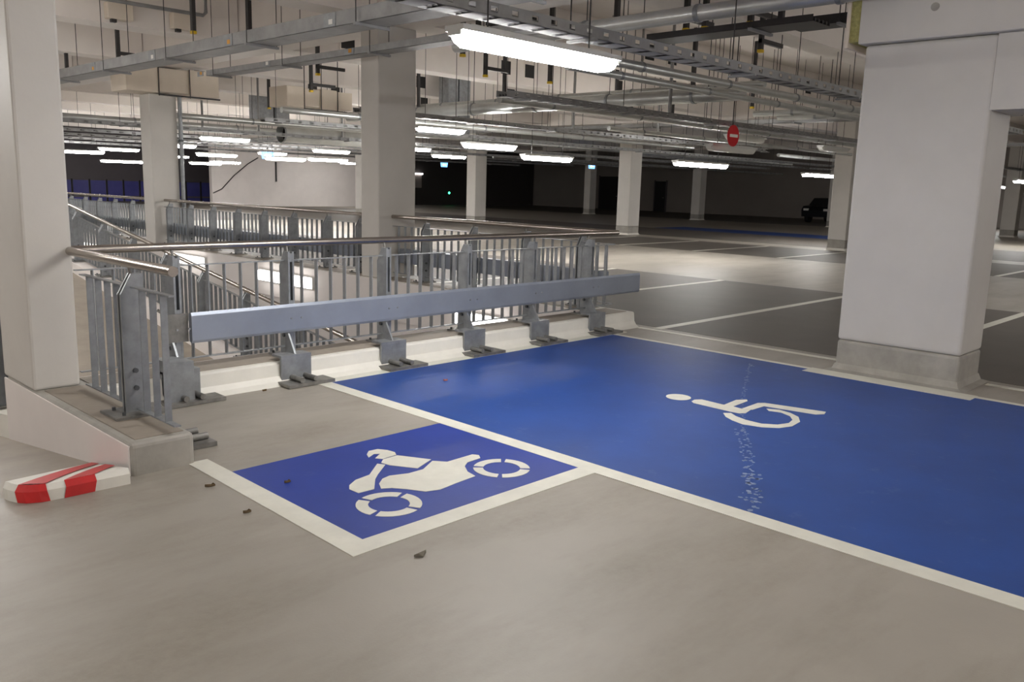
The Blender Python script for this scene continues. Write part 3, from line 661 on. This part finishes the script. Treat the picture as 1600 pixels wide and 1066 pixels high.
for i, (x,y,z) in enumerate(hs):
    lb = 'yellow capped strut hanger ' + HP[i]
    t = thing('strut_hanger', lb, 'hanger', (x,y,z), 'yellow capped strut hangers')
    B(x-.03, x+.03, y-.03, y+.03, z+.02, CZ).build('strut', DARKM, t); B(x-.035, x+.035, y-.035, y+.035, z-.01, z+.03).build('end_cap', YEL, t)
    if i % 2 == 0: B(x-.03, x+.6, y-.025, y+.025, z+.12, z+.18).build('arm', DARKM, t)

# drop posts and small openings that break up the far ceiling
for i, (x, y, z, lb) in enumerate(((10.6,21.6,2.9,'right of the left of centre column'), (12.2,21.6,2.9,'beside the brightest far lamp'), (14.9,21.6,2.9,'over the round duct'), (16.4,21.6,2.9,'nearest left of the central column'),
        (15.6,13.3,2.95,'over the lone lit lamp'), (19.0,13.3,2.95,'right of the lone lit lamp'), (12.6,8.6,2.88,'left of the round red sign'), (21.5,8.6,2.88,'left of the red bracket column'))):
    t = thing('drop_post', 'grey steel drop post %s' % lb, 'post', (x, y, z), 'drop posts under the ceiling')
    MB().tube([(x,y,z),(x,y,CZ)], .03, 8).build('tube', GALVD, t); B(x-.06, x+.06, y-.06, y+.06, CZ-.015, CZ).build('flange', DARKM, t); B(x-.14, x+.14, y-.03, y+.03, z-.02, z+.02).build('foot_arm', GALVD, t)
for k_, y in ((2, 10.53), (3, 14.58), (4, 18.63), (5, 22.68)):
    for x in (10.2, 11.1, 14.6, 15.4, 18.9, 21.6):
        if y == 18.63 and x < 14: continue
        t = thing('beam_opening', 'small dark framed opening in a cross beam face', 'opening', (x, y, 4.2), 'openings in the cross beams')
        B(x-.16, x+.16, y-.012, y, 4.2, 4.5).build('painted_hole_shade', BLACK, t)  # black plate on the beam face paints the shade of a hole
        m_ = MB(); m_.box(x-.19, x+.19, y-.02, y, 4.5, 4.53); m_.box(x-.19, x+.19, y-.02, y, 4.17, 4.2); m_.box(x-.19, x-.16, y-.02, y, 4.2, 4.5); m_.box(x+.16, x+.19, y-.02, y, 4.2, 4.5); m_.build('frame', BEAM, t)

# ------------------------------------------------------------------ signs
t = thing('no_entry_sign', 'round red no entry sign hanging right of centre', 'sign', (13.7, 8.0, 2.42))
MB().tube([(13.7,7.98,2.62),(13.7,8.0,2.62)], .185, 28).build('disc', SIGNR, t)
B(13.57, 13.83, 7.972, 7.98, 2.595, 2.645).build('bar', SIGNW, t); MB().tube([(13.7,8.01,2.75),(13.7,8.01,CZ)], .010, 6).build('hanger_rod', DARKM, t)
def esc(x, y, z, label, w_=.55):
    t = thing('escape_sign', label, 'sign', (x, y, z), 'backlit blue escape signs')
    pr_ = [(-w_*.42,0),(w_*.42,0),(w_*.5,.26),(-w_*.5,.26)]
    MB().prism([(x+a,y,z+b) for a,b in pr_], [(x+a,y+.05,z+b) for a,b in pr_]).build('panel', SIGNB, t)
    A = [(-.16,.13),(-.06,.2),(-.06,.15),(.14,.15),(.14,.11),(-.06,.11),(-.06,.06)]
    MB().prism([(x+a,y-.004,z+b) for a,b in A], [(x+a,y,z+b) for a,b in A]).build('arrow', SIGNL, t)
    MB().tube([(x,y+.02,z+.26),(x,y+.02,CZ)], .012, 6).build('hanger_rod', DARKM, t)
esc(36.9, 30, 2.68, 'blue backlit sign above the dim distant column')
esc(35.0, 40, 2.66, 'blue backlit sign in the dark area right of the central column')
esc(17.6, 30.5, 2.42, 'blue backlit sign among the lamps mid left')
t = thing('indicator_lamp', 'tiny green indicator light in the dark background', 'lamp', (46, 51.95, .9)); MB().tube([(46,51.93,.95),(46,51.97,.95)], .09, 12).build('lens', LEDG, t); B(45.85,46.15,51.96,51.999,.8,1.1).build('plate', BLACK, t)
t = thing('wall_panel', 'pale illuminated panel in the dark background', 'panel', (42.6, 51.9, 1.9)); B(42.2,43.1,51.9,51.999,1.3,2.3).build('board', GREYW, t); B(42.15,43.15,51.8,51.9,2.3,2.42).build('strip_light', emit('panel_light', (1,.95,.95), 5), t)

# ------------------------------------------------------------------ far doors, windows, car
for i, (y0, y1, h, lb) in enumerate(((38.1,39.1,2.3,'single'), (42.6,44.6,2.6,'double'))):
    d = thing('door_%d' % (i+1), None, None, (55.95, (y0+y1)/2, 0)); d['kind'] = S
    B(55.93, 55.99, y0, y1, 0, h).build('door_leaf', BLACK, d); B(55.9, 55.99, y0-.08, y0, 0, h+.08).build('door_frame', SHUT, d); B(55.9, 55.99, y1, y1+.08, 0, h+.08).build('door_frame', SHUT, d)
    MB().tube([(55.9,y0+.12,1.05),(55.9,y0+.25,1.05)], .02, 8).build('door_handle', GALV, d)
wn = thing('window_1', None, None, (21, 55.9, 0)); wn['kind'] = S
B(9, 36.9, 55.9, 56.9, 0, CZ).build('wall_fascia', SHUT, wn)
def panes(xs, zs):
    for (a, b) in xs:
        for (c_, d_) in zs: B(a, b, 55.86, 55.89, c_, d_).build('pane', PANEB, wn, label='blue glass pane')
xs = [(18.0+i*1.02, 18.9+i*1.02) for i in range(-8, 12)]
panes(xs, [(-.0+.02,.26),(.36,1.28)])
for i in range(21): B(17.92+(i-8)*1.02, 17.98+(i-8)*1.02, 55.8, 55.9, 0, 1.35).build('mullion', BLACK, wn)
wl = thing('wall_cable', 'dark cable drooping across the far white wall', 'cable', (25, 47.97, 2))
MB().tube([(24.05,47.97,.75),(24.6,47.97,1.0),(25.4,47.97,1.8),(26.3,47.97,2.5),(27,47.97,2.9)], .03, 6).build('cable', DARKM, wl)
MB().tube([(28.2,47.97,1.5),(28.2,47.97,2.7)], .06, 6).build('conduit', DARKM, wl)
# parked car in the gloom by the far column
cr = thing('parked_car', 'dark car parked in the gloom beside the distant column', 'car', (50, 23, .003))
def car():
    x0, y0 = 50.0, 22.2; W2 = .88; ORG[cr] = Vector((50, 23, 0))
    side = [(-2.1,.35),(-2.15,.75),(-1.95,.95),(-1.2,1.02),(-.6,1.42),(.9,1.45),(1.7,1.05),(2.05,.95),(2.15,.6),(2.1,.35)]
    MB().prism([(x0+a,y0-W2,b) for a,b in side], [(x0+a,y0+W2,b) for a,b in side]).build('body', CARP, cr)
    g = [(-1.02,1.04),(-.55,1.37),(.82,1.39),(1.4,1.06)]
    for s_ in (-1, 1): MB().prism([(x0+a,y0+s_*(W2+.004),b) for a,b in g], [(x0+a,y0+s_*(W2-.01),b) for a,b in g]).build('side_window', GLASS, cr)
    for a in (-1.3, 1.3):
        for s_ in (-1, 1): MB().tube([(x0+a,y0+s_*.92,.32),(x0+a,y0+s_*.7,.32)], .32, 16).build('wheel', RUBBER, cr)
    for s_ in (-1, 1): B(x0-2.17, x0-2.1, y0+s_*.6-.15, y0+s_*.6+.15, .7, .82).build('headlamp', SIGNW, cr)
car()
